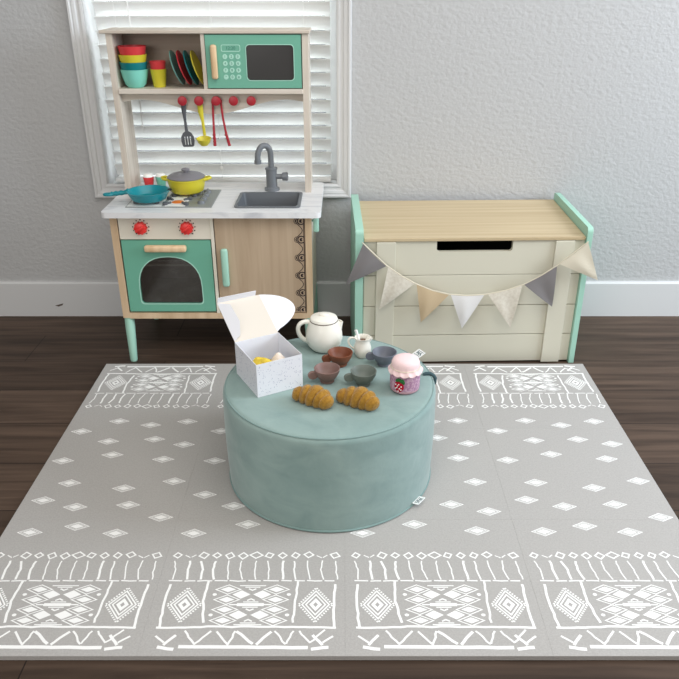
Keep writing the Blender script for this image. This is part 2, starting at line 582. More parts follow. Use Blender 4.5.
# cupboard door with printed scallop border
pr_ = []
XR = -0.1295
for k in range(6):
    z = 0.496 - k * 0.062
    for rr, w in ((0.0115, 0.0036), (0.0030, 0.0056)):
        pr_.append(([(XR - 0.0085 + rr * cos(a), z + rr * sin(a)) for a in [radians(42 + 276 * i / 16) for i in range(17)]], w))
    for rr in (0.0045, 0.0095):
        pr_.append(([(XR - 0.0235 + rr * 0.8 * cos(a), z + rr * sin(a)) for a in [radians(75 + 210 * i / 10) for i in range(11)]], 0.0018))
wv = [(XR - 0.015 + 0.010 * cos(2 * pi * (0.496 - z) / 0.062 + pi), z) for z in [0.507 - 0.0035 * i for i in range(95)]]
pr_.append((wv, 0.0024))
pr_.append(([(XR, 0.507), (XR, 0.180)], 0.0028))
pr_ = [([(a, b) for a, b in pts if 0.179 < b < 0.509], w) for pts, w in pr_]
cd = obj('cupboard_door', [box(-0.417, -0.1265, FY - 0.002, FY + 0.012, 0.177, 0.511, 0.001, 1), (strokes(pr_, FY - 0.0024), 1)], [m_oak, m_decor], kit, smooth=0)
cd['label'] = 'oak door with dark scalloped border print'
hd = obj('handle', xf(box(-0.0115, 0.0115, -0.066, 0.066, 0, 0.018, 0.008, 3), T(-0.390, FY - 0.002, 0.340) @ R(90, 'X')), m_mint, cd)
hd['label'] = 'mint handle'
# towel peg at the right side
o = obj('side_hook', [xf(box(-0.009, 0.009, -0.006, 0.006, -0.026, 0.026, 0.0055, 3), T(-0.090, -0.362, 0.482)), xf(lathe([(0, 0), (0.004, 0), (0.004, 0.014), (0, 0.014)], 12), T(-0.108, -0.360, 0.494) @ R(90, 'Y'))], m_mint, kit)
o['label'] = 'mint hook on the side'
# stove top
HX0, HX1, HY0, HY1 = -0.703, -0.425, -0.345, -0.130
HZ = 0.532
hob = obj('hob', [box(HX0, HX1, HY0, HY1, HZ, HZ + 0.003, 0.001, 1), (box(HX0 + 0.004, -0.512, HY0 + 0.004, HY1 - 0.004, HZ + 0.003, HZ + 0.0036), 1),
                  (box(-0.587, -0.577, HY0 + 0.004, HY1 - 0.004, HZ + 0.0036, HZ + 0.0042), 0)], [m_steel, m_hobbase], kit, smooth=0)
for k in range(4):
    obj('hob_knob', [lathe([(0, 0), (0.0125, 0), (0.011, 0.009), (0, 0.010)], 16, (-0.466, HY0 + 0.044 + k * 0.043, HZ + 0.003)),
                     (xf(box(-0.002, 0.002, -0.010, 0.010, 0.009, 0.012), T(-0.466, HY0 + 0.044 + k * 0.043, HZ + 0.003)), 0)], m_greyp, hob)
BURN = [(-0.643, -0.275), (-0.545, -0.290), (-0.536, -0.190), (-0.640, -0.165)]
for bx, by in BURN[:3]:
    ps = []
    fl = []
    for k in range(4):
        a = radians(45 + 90 * k)
        ca, sa = cos(a), sin(a)
        ps.append(tube([(bx + 0.046 * ca, by + 0.044 * sa, HZ + 0.0038), (bx + 0.045 * ca, by + 0.043 * sa, HZ + 0.007), (bx + 0.026 * ca, by + 0.024 * sa, HZ + 0.007)], 0.0036, 8))
        ps.append(lathe([(0, 0), (0.0085, 0), (0.0085, 0.007), (0.006, 0.009), (0, 0.009)], 12, (bx + 0.048 * ca, by + 0.046 * sa, HZ + 0.0036)))
    fl.append(lathe([(0, 0), (0.020, 0), (0.016, 0.0015), (0, 0.0018)], 20, (bx, by, HZ + 0.0036)))
    g = obj('burner', [(p, 0) for p in ps] + [(f, 1) for f in fl], [m_spat, m_flame], hob)
    g['label'] = 'grey pan support around an orange flame disc'
# sink
sk = obj('sink', [plate([rrect(SK[0], SK[1], SK[2], SK[3], 0.016), rrect(SK[0] + 0.010, SK[1] - 0.010, SK[2] + 0.010, SK[3] - 0.010, 0.012)], 0.5323, 0.5365, 'xy')], m_sink, kit, smooth=30)
bm = bmesh.new()
lo, ti = rrect(SK[0] + 0.010, SK[1] - 0.010, SK[2] + 0.010, SK[3] - 0.010, 0.012), rrect(SK[0] + 0.018, SK[1] - 0.018, SK[2] + 0.018, SK[3] - 0.018, 0.010)
va = [bm.verts.new((a, b, 0.536)) for a, b in lo]
vb = [bm.verts.new((a, b, 0.455)) for a, b in ti]
for i in range(len(va)):
    j = (i + 1) % len(va)
    bm.faces.new((va[i], va[j], vb[j], vb[i]))
bm.faces.new(vb)
obj('basin', bm, m_sink, sk, smooth=30)
# tap
tp = obj('tap', [lathe([(0, 0), (0.026, 0), (0.026, 0.008), (0.021, 0.010), (0.019, 0.012), (0.019, 0.070), (0.021, 0.072), (0.021, 0.078), (0.013, 0.080), (0, 0.080)], 28, (-0.250, -0.125, 0.532)),
                 tube([(-0.250, -0.125, 0.605), (-0.250, -0.125, 0.645)] + bez((-0.250, -0.125, 0.650), (-0.250, -0.125, 0.697), (-0.287, -0.145, 0.700), (-0.292, -0.148, 0.652), 14) + [(-0.292, -0.148, 0.638)], 0.0100, 14),
                 lathe([(0.0, 0), (0.012, 0), (0.012, 0.012), (0, 0.012)], 16, (-0.292, -0.148, 0.628))], m_greyp, kit)
tp['label'] = 'grey plastic gooseneck tap'
obj('lever', [xf(lathe([(0, 0), (0.009, 0), (0.009, 0.022), (0.014, 0.024), (0.015, 0.040), (0.012, 0.043), (0, 0.043)], 20), T(-0.236, -0.128, 0.580) @ R(90, 'Y'))], m_greyp, tp)

# hutch
TY = -0.160
obj('top_board', box(-0.767, -0.107, -0.168, -0.020, 1.038, 1.048, 0.002, 1), m_plyh, kit, smooth=0)
obj('shelf_board', box(KX0 + 0.02, TX1 - 0.02, TY - 0.004, -0.036, 0.856, 0.872, 0.002, 1), m_plyh, kit, smooth=0)
obj('shelf_divider', box(-0.452, -0.440, TY, -0.036, 0.872, 1.038), m_ply, kit, smooth=0)
obj('shelf_back', box(KX0 + 0.02, TX1 - 0.02, -0.036, -0.030, 0.856, 1.038), M('shelf_back_shaded', (172, 157, 142), 0.6, (160, 144, 129), (3, 60, 60)), kit, smooth=0)  # birch tone darkened: the hutch's inner shade is put into the colour
pts = [(KX0 + 0.02, 0.856), (KX0 + 0.02, 0.832)]
NV = 40
for i in range(NV + 1):
    u = i / NV
    z = 0.812 + 0.023 * cos(2 * pi * (u - 0.10) / 0.80) if 0.0 <= u <= 1 else 0.83
    x = KX0 + 0.02 + u * (TX1 - KX0 - 0.04)
    pts.append((x, z))
pts += [(TX1 - 0.02, 0.856)]
obj('valance', plate([pts[:1] + pts[2:]], -0.132, -0.124), m_plyh, kit, smooth=0)
PEGX = (-0.528, -0.474, -0.418, -0.361, -0.303)
PEGZ = 0.834
for x in PEGX:
    p = obj('hook_peg', xf(lathe([(0, 0), (0.006, 0), (0.006, 0.018), (0.014, 0.019), (0.0155, 0.022), (0.0145, 0.026), (0.006, 0.028), (0, 0.028)], 20), T(x, -0.132, PEGZ) @ R(90, 'X')), m_redhook, kit)
    p['label'] = 'round red hook peg'
# microwave door
MX0, MX1, MZ0, MZ1 = -0.438, -0.136, 0.875, 1.035
mwl = plate([rrect(-0.312, -0.158, 0.897, 1.007, 0.012), rrect(-0.310, -0.160, 0.899, 1.005, 0.011)], TY - 0.0028, TY - 0.002)
kp = []
kd = []
for r_, row in enumerate(('123', '456', '789', '*0#')):
    for c_, ch in enumerate(row):
        x, z = -0.378 + c_ * 0.0205, 0.9705 - r_ * 0.0205
        kp.append(xf(lathe([(0, 0), (0.0076, 0), (0.0076, 0.0008), (0, 0.0008)], 16), T(x, TY - 0.002, z) @ R(90, 'X')))
        kd.append(text_bm(ch, 0.011, T(x, TY - 0.0034, z) @ R(90, 'X')))
kp.append(plate([rrect(-0.389, -0.328, 0.985, 1.006, 0.005), rrect(-0.387, -0.330, 0.987, 1.004, 0.004)], TY - 0.0028, TY - 0.002))
kd.append(text_bm('12:20', 0.014, T(-0.3585, TY - 0.0028, 0.9955) @ R(90, 'X')))
mw = obj('microwave_door', [plate([rect(MX0, MX1, MZ0, MZ1), rrect(-0.310, -0.160, 0.899, 1.005, 0.011)], TY - 0.002, TY + 0.008), (mwl, 1)] + [(k, 1) for k in kp] + [(k, 2) for k in kd],
         [m_teal, m_line, M('keypad_ink', (52, 120, 104), 0.6)], kit, smooth=0)
mw['label'] = 'teal microwave door with keypad and dark window'
obj('microwave_pane', plate([rrect(-0.3095, -0.1605, 0.8995, 1.0045, 0.011)], TY + 0.001, TY + 0.004), m_dwindow, mw, smooth=0)
obj('handle', xf(box(-0.010, 0.010, -0.052, 0.052, 0, 0.018, 0.007, 3), T(-0.412, TY - 0.002, 0.955) @ R(90, 'X')), m_handle, mw)

# ------------------------------------------------------------------ dishes on the shelf
def bowl_bm(r, h, t=0.003, rb=0.55):
    out = [(0, 0), (r * rb, 0), (r * (rb + 0.20), h * 0.18), (r * 0.885, h * 0.55), (r, h), (r - t, h), (r * 0.885 - t, h * 0.55),
           (r * (rb + 0.20) - t, h * 0.22), (r * rb - t, t * 1.2), (0, t * 1.2)]
    return lathe(out, 36)
SHZ = 0.8724
# nested bowls: each sits a little higher inside the one below
for k, (mm, lab) in enumerate([(m_mintp, 'mint toy bowl at the bottom of the bowl stack on the upper shelf'),
                               (m_tealb, 'deep teal toy bowl second from the bottom of the bowl stack'),
                               (m_yel, 'yellow toy bowl nested just below the red one on the upper shelf'),
                               (m_redp, 'red toy bowl on top of the bowl stack on the upper shelf')]):
    o = obj('toy_bowl', bowl_bm(0.0450, 0.056, 0.002), mm)
    o.location = (-0.683, -0.114, SHZ + k * 0.0225)
    if k == 3:
        o.location = (-0.6825, -0.114, SHZ + k * 0.0225 + 0.003)
    tag(o, lab, 'bowl', 'stacked toy bowls on the upper shelf')
for k, (mm, lab) in enumerate([(m_yel, 'yellow toy cup holding a red cup on the upper shelf'), (m_redp, 'red toy cup nested in the yellow cup on the upper shelf')]):
    o = obj('toy_cup', lathe([(0, 0), (0.019, 0), (0.020, 0.004), (0.0265, 0.056), (0.0245, 0.056), (0.018, 0.005), (0, 0.004)], 32), mm)
    o.location = (-0.606, -0.110, SHZ + k * 0.024)
    tag(o, lab, 'cup', 'nested toy cups on the upper shelf')
PL = [(M('dusk_teal_plastic', (104, 160, 150), 0.4), 'grey-green toy plate leaning leftmost in the row of plates'),
      (M('plate_red', (196, 44, 56), 0.4), 'red toy plate leaning between the grey-green and teal plates'),
      (m_tealb, 'dark teal toy plate leaning between the red and yellow plates'),
      (m_yel, 'yellow toy plate leaning rightmost beside the microwave')]
for k, (mm, lab) in enumerate(PL):
    o = obj('toy_plate', lathe([(0, 0), (0.034, 0), (0.056, 0.007), (0.056, 0.0095), (0.034, 0.0032), (0, 0.003)], 40), mm)
    an = 90 - 19.0
    # disc turned on edge, its face looking right, top leaning left
    o.rotation_euler = (0, radians(an), 0)
    o.location = (-0.552 + k * 0.0225, -0.104, SHZ + 0.056 * sin(radians(an)) + 0.0032)
    tag(o, lab, 'plate', 'toy plates leaning on the upper shelf')

# ------------------------------------------------------------------ hanging utensils (local frame: origin at the hook)
HY = -0.140
def ring_bm(ro, ri, t, c=(0, 0)):
    n = 20
    return plate([[(c[0] + ro * cos(2 * pi * k / n), c[1] + ro * sin(2 * pi * k / n)) for k in range(n)],
                  [(c[0] + ri * cos(2 * pi * k / n), c[1] + ri * sin(2 * pi * k / n)) for k in range(n)]], -t / 2, t / 2)
GAP = T(0, 0, 0.0)
u = thing('toy_spatula', 'dark grey slotted spatula hanging from the leftmost red peg', 'spatula', (PEGX[0], -0.142, PEGZ - 0.001), 'hanging toy utensils', local=True)
blade = [(-0.006, -0.098), (0.006, -0.098), (0.014, -0.104), (0.021, -0.116), (0.022, -0.130), (0.019, -0.146), (0.015, -0.149), (-0.015, -0.149), (-0.019, -0.146), (-0.022, -0.130), (-0.021, -0.116), (-0.014, -0.104)]
slots = [rrect(x - 0.0018, x + 0.0018, -0.143, -0.115, 0.0015, 2) for x in (-0.009, 0, 0.009)]
sm = R(-2, 'Y')
obj('blade', xf(plate([blade] + slots, -0.002, 0.002), R(-2, 'Y')), m_spat, u, smooth=0)
obj('handle', [xf(ring_bm(0.012, 0.0075, 0.005), Matrix()), xf(tube([(0, 0, -0.010), (0.0, 0, -0.03), (0.001, 0, -0.065), (0.003, 0, -0.101)], [0.0085, 0.008, 0.0045, 0.0055], 10, 0.45), Matrix())], m_spat, u)
u = thing('toy_ladle', 'yellow ladle hanging from the second red peg', 'ladle', (PEGX[1], -0.142, PEGZ - 0.001), 'hanging toy utensils', local=True)
obj('handle', [ring_bm(0.0125, 0.0075, 0.005), tube([(0, 0, -0.010), (0.001, 0, -0.035), (0.005, 0, -0.065), (0.008, 0.001, -0.112)], [0.0095, 0.009, 0.005, 0.005], 10, 0.45)], m_yel, u)
bw = xf(lathe([(0, -0.024), (0.012, -0.0225), (0.020, -0.013), (0.0245, 0), (0.0225, 0), (0.018, -0.011), (0.010, -0.019), (0, -0.021)], 28), T(0.007, -0.017, -0.118) @ R(10, 'X'))
obj('scoop', bw, m_yel, u)
u = thing('toy_tongs', 'red tongs hanging open from the third red peg', 'tongs', (PEGX[2], -0.142, PEGZ - 0.001), 'hanging toy utensils', local=True)
obj('spring_loop', tube([(0.0145 * cos(a), 0, 0.0145 * sin(a) - 0.005) for a in [radians(200 - 220 * k / 12) for k in range(13)]], 0.0036, 8), m_redhook, u)
for s, xs in ((-1, (-0.0135, -0.015, -0.016, -0.016)), (1, (0.0135, 0.017, 0.024, 0.033))):
    obj('arm', [tube([(xs[0], 0, -0.006), (xs[1], 0, -0.055), (xs[2], 0, -0.105), (xs[3], 0, -0.146)], [0.0036, 0.0036, 0.004, 0.0052], 8, 0.7)] +
        [sphere((xs[2] + (xs[3] - xs[2]) * (k / 3), -0.001, -0.110 - k * 0.011), (0.0058, 0.004, 0.004), 8, 6) for k in range(4)], m_redhook, u)

# ------------------------------------------------------------------ cookware on the counter
pan = thing('toy_frying_pan', 'teal frying pan on the front left burner with handle over the counter edge', 'frying pan', (BURN[0][0] + 0.006, BURN[0][1] - 0.016, HZ + 0.0128), local=True)
obj('pan_body', lathe([(0, 0), (0.046, 0), (0.052, 0.003), (0.064, 0.026), (0.067, 0.030), (0.063, 0.030), (0.060, 0.026), (0.048, 0.006), (0, 0.005)], 48), m_tealp, pan)
hp = [(-0.062, 0, 0.025)] + [(-0.066 - 0.0105 * k, 0, 0.0245 - 0.0008 * k) for k in range(5)]
obj('handle', [xf(tube([(-0.060, 0, 0.026), (-0.068, 0, 0.024), (-0.076, 0, 0.022), (-0.084, 0, 0.0215), (-0.092, 0, 0.020), (-0.100, 0, 0.0195), (-0.108, 0, 0.018), (-0.116, 0, 0.018)],
                       [0.011, 0.008, 0.0065, 0.0085, 0.0065, 0.0085, 0.0065, 0.008], 12, 0.8), Matrix()),
               xf(tube([(-0.125 + 0.013 * cos(a), 0.0085 * sin(a), 0.016) for a in [2 * pi * k / 18 for k in range(19)]], 0.0045, 8), Matrix())], m_tealp, pan)
pan.scale = (1.05, 1.05, 1.0)
obj('spout_lip', xf(sphere((0, 0, 0), (0.007, 0.010, 0.004), 12, 8), T(0.064, 0.012, 0.0285)), m_black, pan)

pt = thing('toy_stock_pot', 'yellow cooking pot with grey lid on the back burner', 'pot', (BURN[2][0] + 0.005, BURN[2][1], HZ + 0.0128), local=True)
obj('pot_body', lathe([(0, 0), (0.048, 0), (0.055, 0.005), (0.061, 0.028), (0.064, 0.044), (0.066, 0.045), (0.066, 0.048), (0.060, 0.048), (0.056, 0.028), (0.05, 0.008), (0, 0.006)], 48), m_yel, pt)
for s in (-1, 1):
    obj('handle', tube([(s * 0.062, -0.018, 0.043), (s * 0.076, -0.015, 0.046), (s * 0.083, 0.0, 0.047), (s * 0.076, 0.015, 0.046), (s * 0.062, 0.018, 0.043)], 0.0048, 10, 0.7), m_yel, pt)
ld = obj('lid', [lathe([(0.062, 0.0485), (0.063, 0.051), (0.052, 0.058), (0.03, 0.063), (0, 0.065)], 48), lathe([(0, 0.0485), (0.062, 0.0485)], 48)], m_lidgrey, pt)
ld['label'] = 'grey lid'
obj('knob', lathe([(0, 0.064), (0.006, 0.064), (0.006, 0.069), (0.013, 0.071), (0.014, 0.075), (0.010, 0.078), (0, 0.079)], 24), m_lidgrey, ld)

def shaker(x, y, mm, lab):
    t = thing('toy_shaker', lab, 'shaker', (x, y, 0.5323), 'toy salt and pepper shakers', local=True)
    obj('body', lathe([(0, 0), (0.013, 0), (0.014, 0.002), (0.0185, 0.036), (0.018, 0.038), (0, 0.038)], 24), mm, t)
    c = obj('cap', lathe([(0.0175, 0.0382), (0.017, 0.043), (0.013, 0.048), (0, 0.050)], 24), m_white, t)
    c['label'] = 'white cap'
shaker(-0.684, -0.092, m_redp, 'red shaker with white cap behind the frying pan')
shaker(-0.643, -0.084, M('shaker_mint', (112, 186, 164), 0.4), 'mint shaker with white cap between the red one and the pot')

# ------------------------------------------------------------------ the toy chest
ch = thing('toy_chest', 'cream storage chest with mint sides and wooden lid under the bunting', 'chest', (0.42, -0.21, 0.0))
CY0, CY1 = -0.395, -0.022
def chest_side(x0, x1):
    out = [(CY1, 0.0), (-0.408, 0.0), (-0.408, 0.468)]
    for k in range(5):
        a = radians(180 - 75 * k / 4)
        out.append((-0.392 + 0.016 * cos(a), 0.469 + 0.016 * sin(a)))
    out += [(CY1 - 0.02, 0.497)]
    for k in range(1, 5):
        a = radians(90 - 90 * k / 4)
        out.append((CY1 - 0.012 + 0.012 * cos(a), 0.487 + 0.010 * sin(a)))
    bm = plate([out], x0, x1, 'yz')
    bmesh.ops.remove_doubles(bm, verts=bm.verts[:], dist=1e-5)
    return bm
for x0, x1 in ((0.030, 0.056), (0.769, 0.787)):
    o = obj('side_panel', chest_side(x0, x1), m_mint, ch, smooth=30)
    b = o.modifiers.new('round', 'BEVEL')
    b.width = 0.003
    b.segments = 2
    b.limit_method = 'ANGLE'
    b.angle_limit = radians(40)
    o['label'] = 'mint green side panel'
NX0, NX1 = 0.292, 0.537
pl = []
gz = [0.004, 0.107, 0.215, 0.3245]
for z0, z1 in zip(gz, gz[1:]):
    pl.append(box(0.058, 0.768, CY0, CY0 + 0.016, z0 + 0.0012, z1 - 0.0012, 0.0012, 1))
notch = [(0.058, 0.3257), (0.768, 0.3257), (0.768, 0.440), (NX1, 0.440)]
for k in range(5):
    a = radians(0 - 90 * k / 4)
    notch.append((NX1 - 0.010 + 0.010 * cos(a), 0.414 + 0.010 * sin(a)))
for k in range(5):
    a = radians(270 - 90 * k / 4)
    notch.append((NX0 + 0.010 + 0.010 * cos(a), 0.414 + 0.010 * sin(a)))
notch += [(NX0, 0.440), (0.058, 0.440)]
pl.append(plate([notch], CY0, CY0 + 0.016))
pl.append(box(0.058, 0.768, CY0 + 0.010, CY0 + 0.018, 0.004, 0.40))
obj('front_panel', pl, m_chest, ch, smooth=0)
for x0, x1 in ((0.098, 0.160), (0.673, 0.735)):
    obj('stile', box(x0, x1, CY0 - 0.009, CY0 - 0.0002, 0.003, 0.440, 0.0015, 1), m_chest, ch, smooth=0)
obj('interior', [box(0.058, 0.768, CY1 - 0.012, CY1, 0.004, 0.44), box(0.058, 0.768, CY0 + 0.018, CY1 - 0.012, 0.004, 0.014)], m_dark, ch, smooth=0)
lid = plate([[(-0.402, 0.4415), (-0.402, 0.4530), (CY1 - 0.004, 0.471), (CY1 - 0.004, 0.460)]], 0.058, 0.768, 'yz')
o = obj('lid', lid, m_chestw, ch, smooth=0)
b = o.modifiers.new('round', 'BEVEL')
b.width = 0.002
b.segments = 2
o['label'] = 'light wood lid'
ch.rotation_euler = (0, 0, radians(1.7))
ch.location.y -= 0.008

# ------------------------------------------------------------------ bunting
PY = -0.440
bt = thing('pennant_bunting', 'string of seven cloth pennants draped across the front of the chest', 'bunting', (0.42, PY, 0.26))
bt.location.x -= 0.004
bt.location.z += 0.005
cordp = [(0.062, 0.440), (0.10, 0.402), (0.142, 0.362), (0.19, 0.328), (0.236, 0.301), (0.29, 0.278), (0.348, 0.264), (0.405, 0.260), (0.466, 0.264), (0.53, 0.278), (0.585, 0.298), (0.64, 0.330), (0.688, 0.366), (0.735, 0.408), (0.775, 0.444)]
cord = obj('cord', tube([(x, PY + 0.004, z) for x, z in cordp], 0.0022, 8), m_fcream, bt)
def pennant(a, b, tip, mm, lab, seed, front=0.0):
    bm = bmesh.new()
    n = 12
    rnd = random.Random(seed)
    ph = rnd.random() * 6
    rows = []
    A, B, C = Vector((a[0], 0, a[1])), Vector((b[0], 0, b[1])), Vector((tip[0], 0, tip[1]))
    for i in range(n + 1):
        t = i / n
        row = []
        m_ = max(1, n - i)
        for j in range(m_ + 1):
            s = j / m_ if i < n else 0.5
            p = (A.lerp(C, t)).lerp(B.lerp(C, t), s)
            y = PY + front - 0.0045 * sin(pi * t) + 0.0025 * sin(s * 7 + ph) * (1 - t) * t * 4
            if t == 0:
                p.z -= 0.010 * sin(pi * s) * 0.35
            row.append(bm.verts.new((p.x, y, p.z)))
        rows.append(row)
    for r0, r1 in zip(rows, rows[1:]):
        for j in range(len(r0) - 1):
            if j < len(r1) - 1 or len(r1) > j + 1:
                bm.faces.new((r0[j], r0[j + 1], r1[j + 1], r1[j])) if j + 1 < len(r1) else None
            else:
                bm.faces.new((r0[j], r0[j + 1], r1[min(j, len(r1) - 1)]))
    bmesh.ops.recalc_face_normals(bm, faces=bm.faces[:])
    bmesh.ops.solidify(bm, geom=bm.faces[:], thickness=0.0012)
    o = obj('pennant', bm, mm, bt, smooth=50)
    o['label'] = lab
    return o
pennant((0.064, 0.437), (0.139, 0.363), (0.010, 0.300), m_fgrey, 'grey pennant', 1)
pennant((0.145, 0.360), (0.232, 0.303), (0.119, 0.212), m_ffleck, 'flecked cream pennant', 2)
pennant((0.239, 0.299), (0.345, 0.263), (0.258, 0.165), m_ftan, 'tan pennant', 3)
pennant((0.352, 0.263), (0.460, 0.263), (0.396, 0.143), m_fwhite, 'white pennant', 4)
pennant((0.473, 0.265), (0.580, 0.297), (0.557, 0.146), m_ffleck, 'off-white pennant', 5)
pennant((0.587, 0.299), (0.684, 0.362), (0.686, 0.222), m_fgrey, 'grey pennant', 6)
pennant((0.692, 0.370), (0.773, 0.442), (0.822, 0.315), m_fcream, 'cream pennant', 7)

# ------------------------------------------------------------------ the play mat
TS = 0.4065
MX = (-0.811, -0.4045, 0.002, 0.4085)
MTY0 = -1.644
TD = 0.4033
ROWS = (MTY0, MTY0 + TD, MTY0 + 2 * TD)
MZ = 0.012
pm = thing('play_mat', 'large pale grey foam play mat with white tribal print under the pouf', 'play mat', (0.0, -1.04, 0.0))
DIAM = [(-0.668, -0.798), (-0.569, -0.819), (-0.465, -0.8), (-0.763, -0.853), (-0.67, -0.904), (-0.541, -0.893), (-0.452, -0.92), (-0.358, -0.851),
        (-0.64, -0.97), (-0.767, -0.998), (-0.495, -0.991), (-0.353, -0.998), (-0.716, -1.097), (-0.569, -1.119), (-0.445, -1.089), (-0.355, -1.145),
        (-0.759, -1.168), (-0.67, -1.194), (-0.54, -1.186), (-0.448, -1.233), (-0.276, -1.19), (-0.642, -1.266), (-0.747, -1.288), (-0.543, -1.291),
        (-0.357, -1.291), (0.338, -0.795), (0.446, -0.85), (0.54, -0.795), (0.64, -0.82), (0.742, -0.799), (0.353, -0.915), (0.541, -0.899),
        (0.667, -0.894), (0.758, -0.917), (0.313, -0.985), (0.447, -0.995), (0.573, -0.967), (0.72, -0.989), (0.343, -1.092), (0.501, -1.095),
        (0.646, -1.117), (0.771, -1.088), (0.269, -1.184), (0.358, -1.211), (0.461, -1.166), (0.55, -1.192), (0.678, -1.184), (0.774, -1.233),
        (0.317, -1.282), (0.476, -1.285), (0.579, -1.265), (0.68, -1.287), (-0.232, -1.259), (0.044, -1.29), (0.17, -1.259),
        (0.267, -0.886), (0.257, -0.80), (-0.26, -0.80), (0.05, -0.80), (-0.16, -0.83), (0.15, -0.84)]

def dia(cx, cy, rx, ry, w):
    return ([(cx - rx, cy), (cx, cy + ry), (cx + rx, cy), (cx, cy - ry), (cx - rx, cy)], w)

def border(flip):
    """white print of one border tile in unit coordinates, v = 0 at the outer edge"""
    rn = random.Random(11)
    L, F = [], []
    def wob(pts, w, n=6, a=0.004):
        out = []
        for (x0, y0), (x1, y1) in zip(pts, pts[1:]):
            for i in range(n):
                t = i / n
                out.append((x0 + (x1 - x0) * t + rn.uniform(-a, a), y0 + (y1 - y0) * t + rn.uniform(-a, a)))
        out.append(pts[-1])
        L.append((out, w))
    # outer bar and crossed ends
    wob([(0.19, 0.055), (0.82, 0.050)], 0.024, 8, 0.002)
    for s in (0, 1):
        X = lambda u: u if s == 0 else 1.0 - u + 0.005
        wob([(X(0.085), 0.052), (X(0.17), 0.040)], 0.022, 3, 0.002)
        wob([(X(0.165), 0.128), (X(0.115), 0.065)], 0.018, 3, 0.002)
        wob([(X(0.065), 0.120), (X(0.115), 0.080)], 0.013, 3, 0.002)
    zz = [(0.20, 0.155), (0.265, 0.070), (0.335, 0.152), (0.36, 0.152), (0.43, 0.066), (0.455, 0.152)]
    for a, b in ((zz[0], zz[1]), (zz[1], zz[2]), (zz[3], zz[4]), (zz[4], zz[5])):
        wob([a, b], 0.013, 4)
    wob([(0.462, 0.150), (0.55, 0.072)], 0.018, 4, 0.003)
    wob([(0.565, 0.068), (0.635, 0.148)], 0.018, 4, 0.003)
    for a, b in (((0.65, 0.152), (0.71, 0.070)), ((0.71, 0.070), (0.745, 0.152)), ((0.77, 0.152), (0.83, 0.078)), ((0.83, 0.078), (0.90, 0.160))):
        wob([a, b], 0.012, 4)
    # boxes
    wob([(0.055, 0.172), (0.35, 0.180), (0.7, 0.176), (0.955, 0.172)], 0.016, 8, 0.003)
    wob([(0.072, 0.176), (0.060, 0.32), (0.068, 0.47)], 0.016, 5, 0.003)
    wob([(0.945, 0.176), (0.942, 0.32), (0.948, 0.47)], 0.016, 5, 0.003)
    wob([(0.285, 0.205), (0.262, 0.35), (0.268, 0.49)], 0.016, 5, 0.003)
    wob([(0.735, 0.205), (0.742, 0.35), (0.748, 0.49)], 0.014, 5, 0.003)
    x = 0.05
    while x < 0.95:
        w = rn.uniform(0.05, 0.09)
        wob([(x, 0.494), (min(x + w, 0.96), 0.494)], 0.010, 2, 0.003)
        x += w + 0.012
    # small diamonds in the boxes with toothed outline
    for cx in (0.168, 0.848):
        cy, rx, ry = 0.325, 0.088, 0.118
        for a, b in (((cx - rx, cy), (cx, cy + ry)), ((cx, cy + ry), (cx + rx, cy)), ((cx + rx, cy), (cx, cy - ry)), ((cx, cy - ry), (cx - rx, cy))):
            for i in range(9):
                t0, t1 = (i + 0.15) / 9, (i + 0.72) / 9
                L.append(([(a[0] + (b[0] - a[0]) * t0, a[1] + (b[1] - a[1]) * t0), (a[0] + (b[0] - a[0]) * t1, a[1] + (b[1] - a[1]) * t1)], 0.013))
        L.append(dia(cx, cy, rx * 0.80, ry * 0.80, 0.010))
        L.append(dia(cx, cy, rx * 0.58, ry * 0.58, 0.010))
        L.append(dia(cx, cy, rx * 0.26, ry * 0.26, 0.020))
    # middle panel
    for cy in (0.395, 0.255):
        for cx in (0.382, 0.638):
            for dy in (0.036, -0.036):
                L.append(dia(cx, cy + dy, 0.066, 0.033, 0.007))
                F.append([(cx - 0.042, cy + dy), (cx, cy + dy - 0.020), (cx + 0.042, cy + dy), (cx, cy + dy + 0.020)])
        for cx in (0.455, 0.565):
            F.append([(cx - 0.048, cy), (cx, cy - 0.030), (cx + 0.048, cy), (cx, cy + 0.030)])
        for cx in (0.315, 0.705):
            F.append([(cx + 0.012 * cos(2 * pi * k / 8), cy + 0.010 * sin(2 * pi * k / 8)) for k in range(8)])
        for sg in (1, -1):
            L.append(([(0.44, cy + sg * 0.063), (0.58, cy + sg * 0.063)], 0.008))
            L.append(([(0.47, cy + sg * 0.052), (0.55, cy + sg * 0.052)], 0.008))
            L.append(([(0.49, cy + sg * 0.041), (0.51, cy + sg * 0.030), (0.53, cy + sg * 0.041)], 0.010))
    L.append(([(0.40, 0.325), (0.62, 0.325)], 0.010))
    # fringe with little lozenges
    n = 13
    for i in range(n):
        x = 0.062 + (0.945 - 0.062) * i / (n - 1)
        j = rn.uniform(-0.008, 0.008)
        wob([(x + j, 0.648), (x + rn.uniform(-0.006, 0.012), 0.58), (x + 0.012 + rn.uniform(-0.004, 0.006), 0.504)], rn.choice((0.009, 0.011, 0.015)), 3, 0.003)
        big = i == 6
        rx, ry = (0.036, 0.026) if big else (rn.uniform(0.022, 0.027), rn.uniform(0.020, 0.026))
        y = 0.692 + rn.uniform(-0.006, 0.004)
        if i in (1, 11):
            L.append(([(x - 0.03, y), (x, y - 0.018)], 0.008))
            L.append(([(x + 0.006, y - 0.016), (x + 0.03, y + 0.004)], 0.008))
        else:
            k = rn.uniform(-0.008, 0.008)
            L.append(([(x - rx, y + k), (x + k, y + ry), (x + rx, y - k), (x - k, y - ry), (x - rx, y + k)], 0.010))
    return L, F

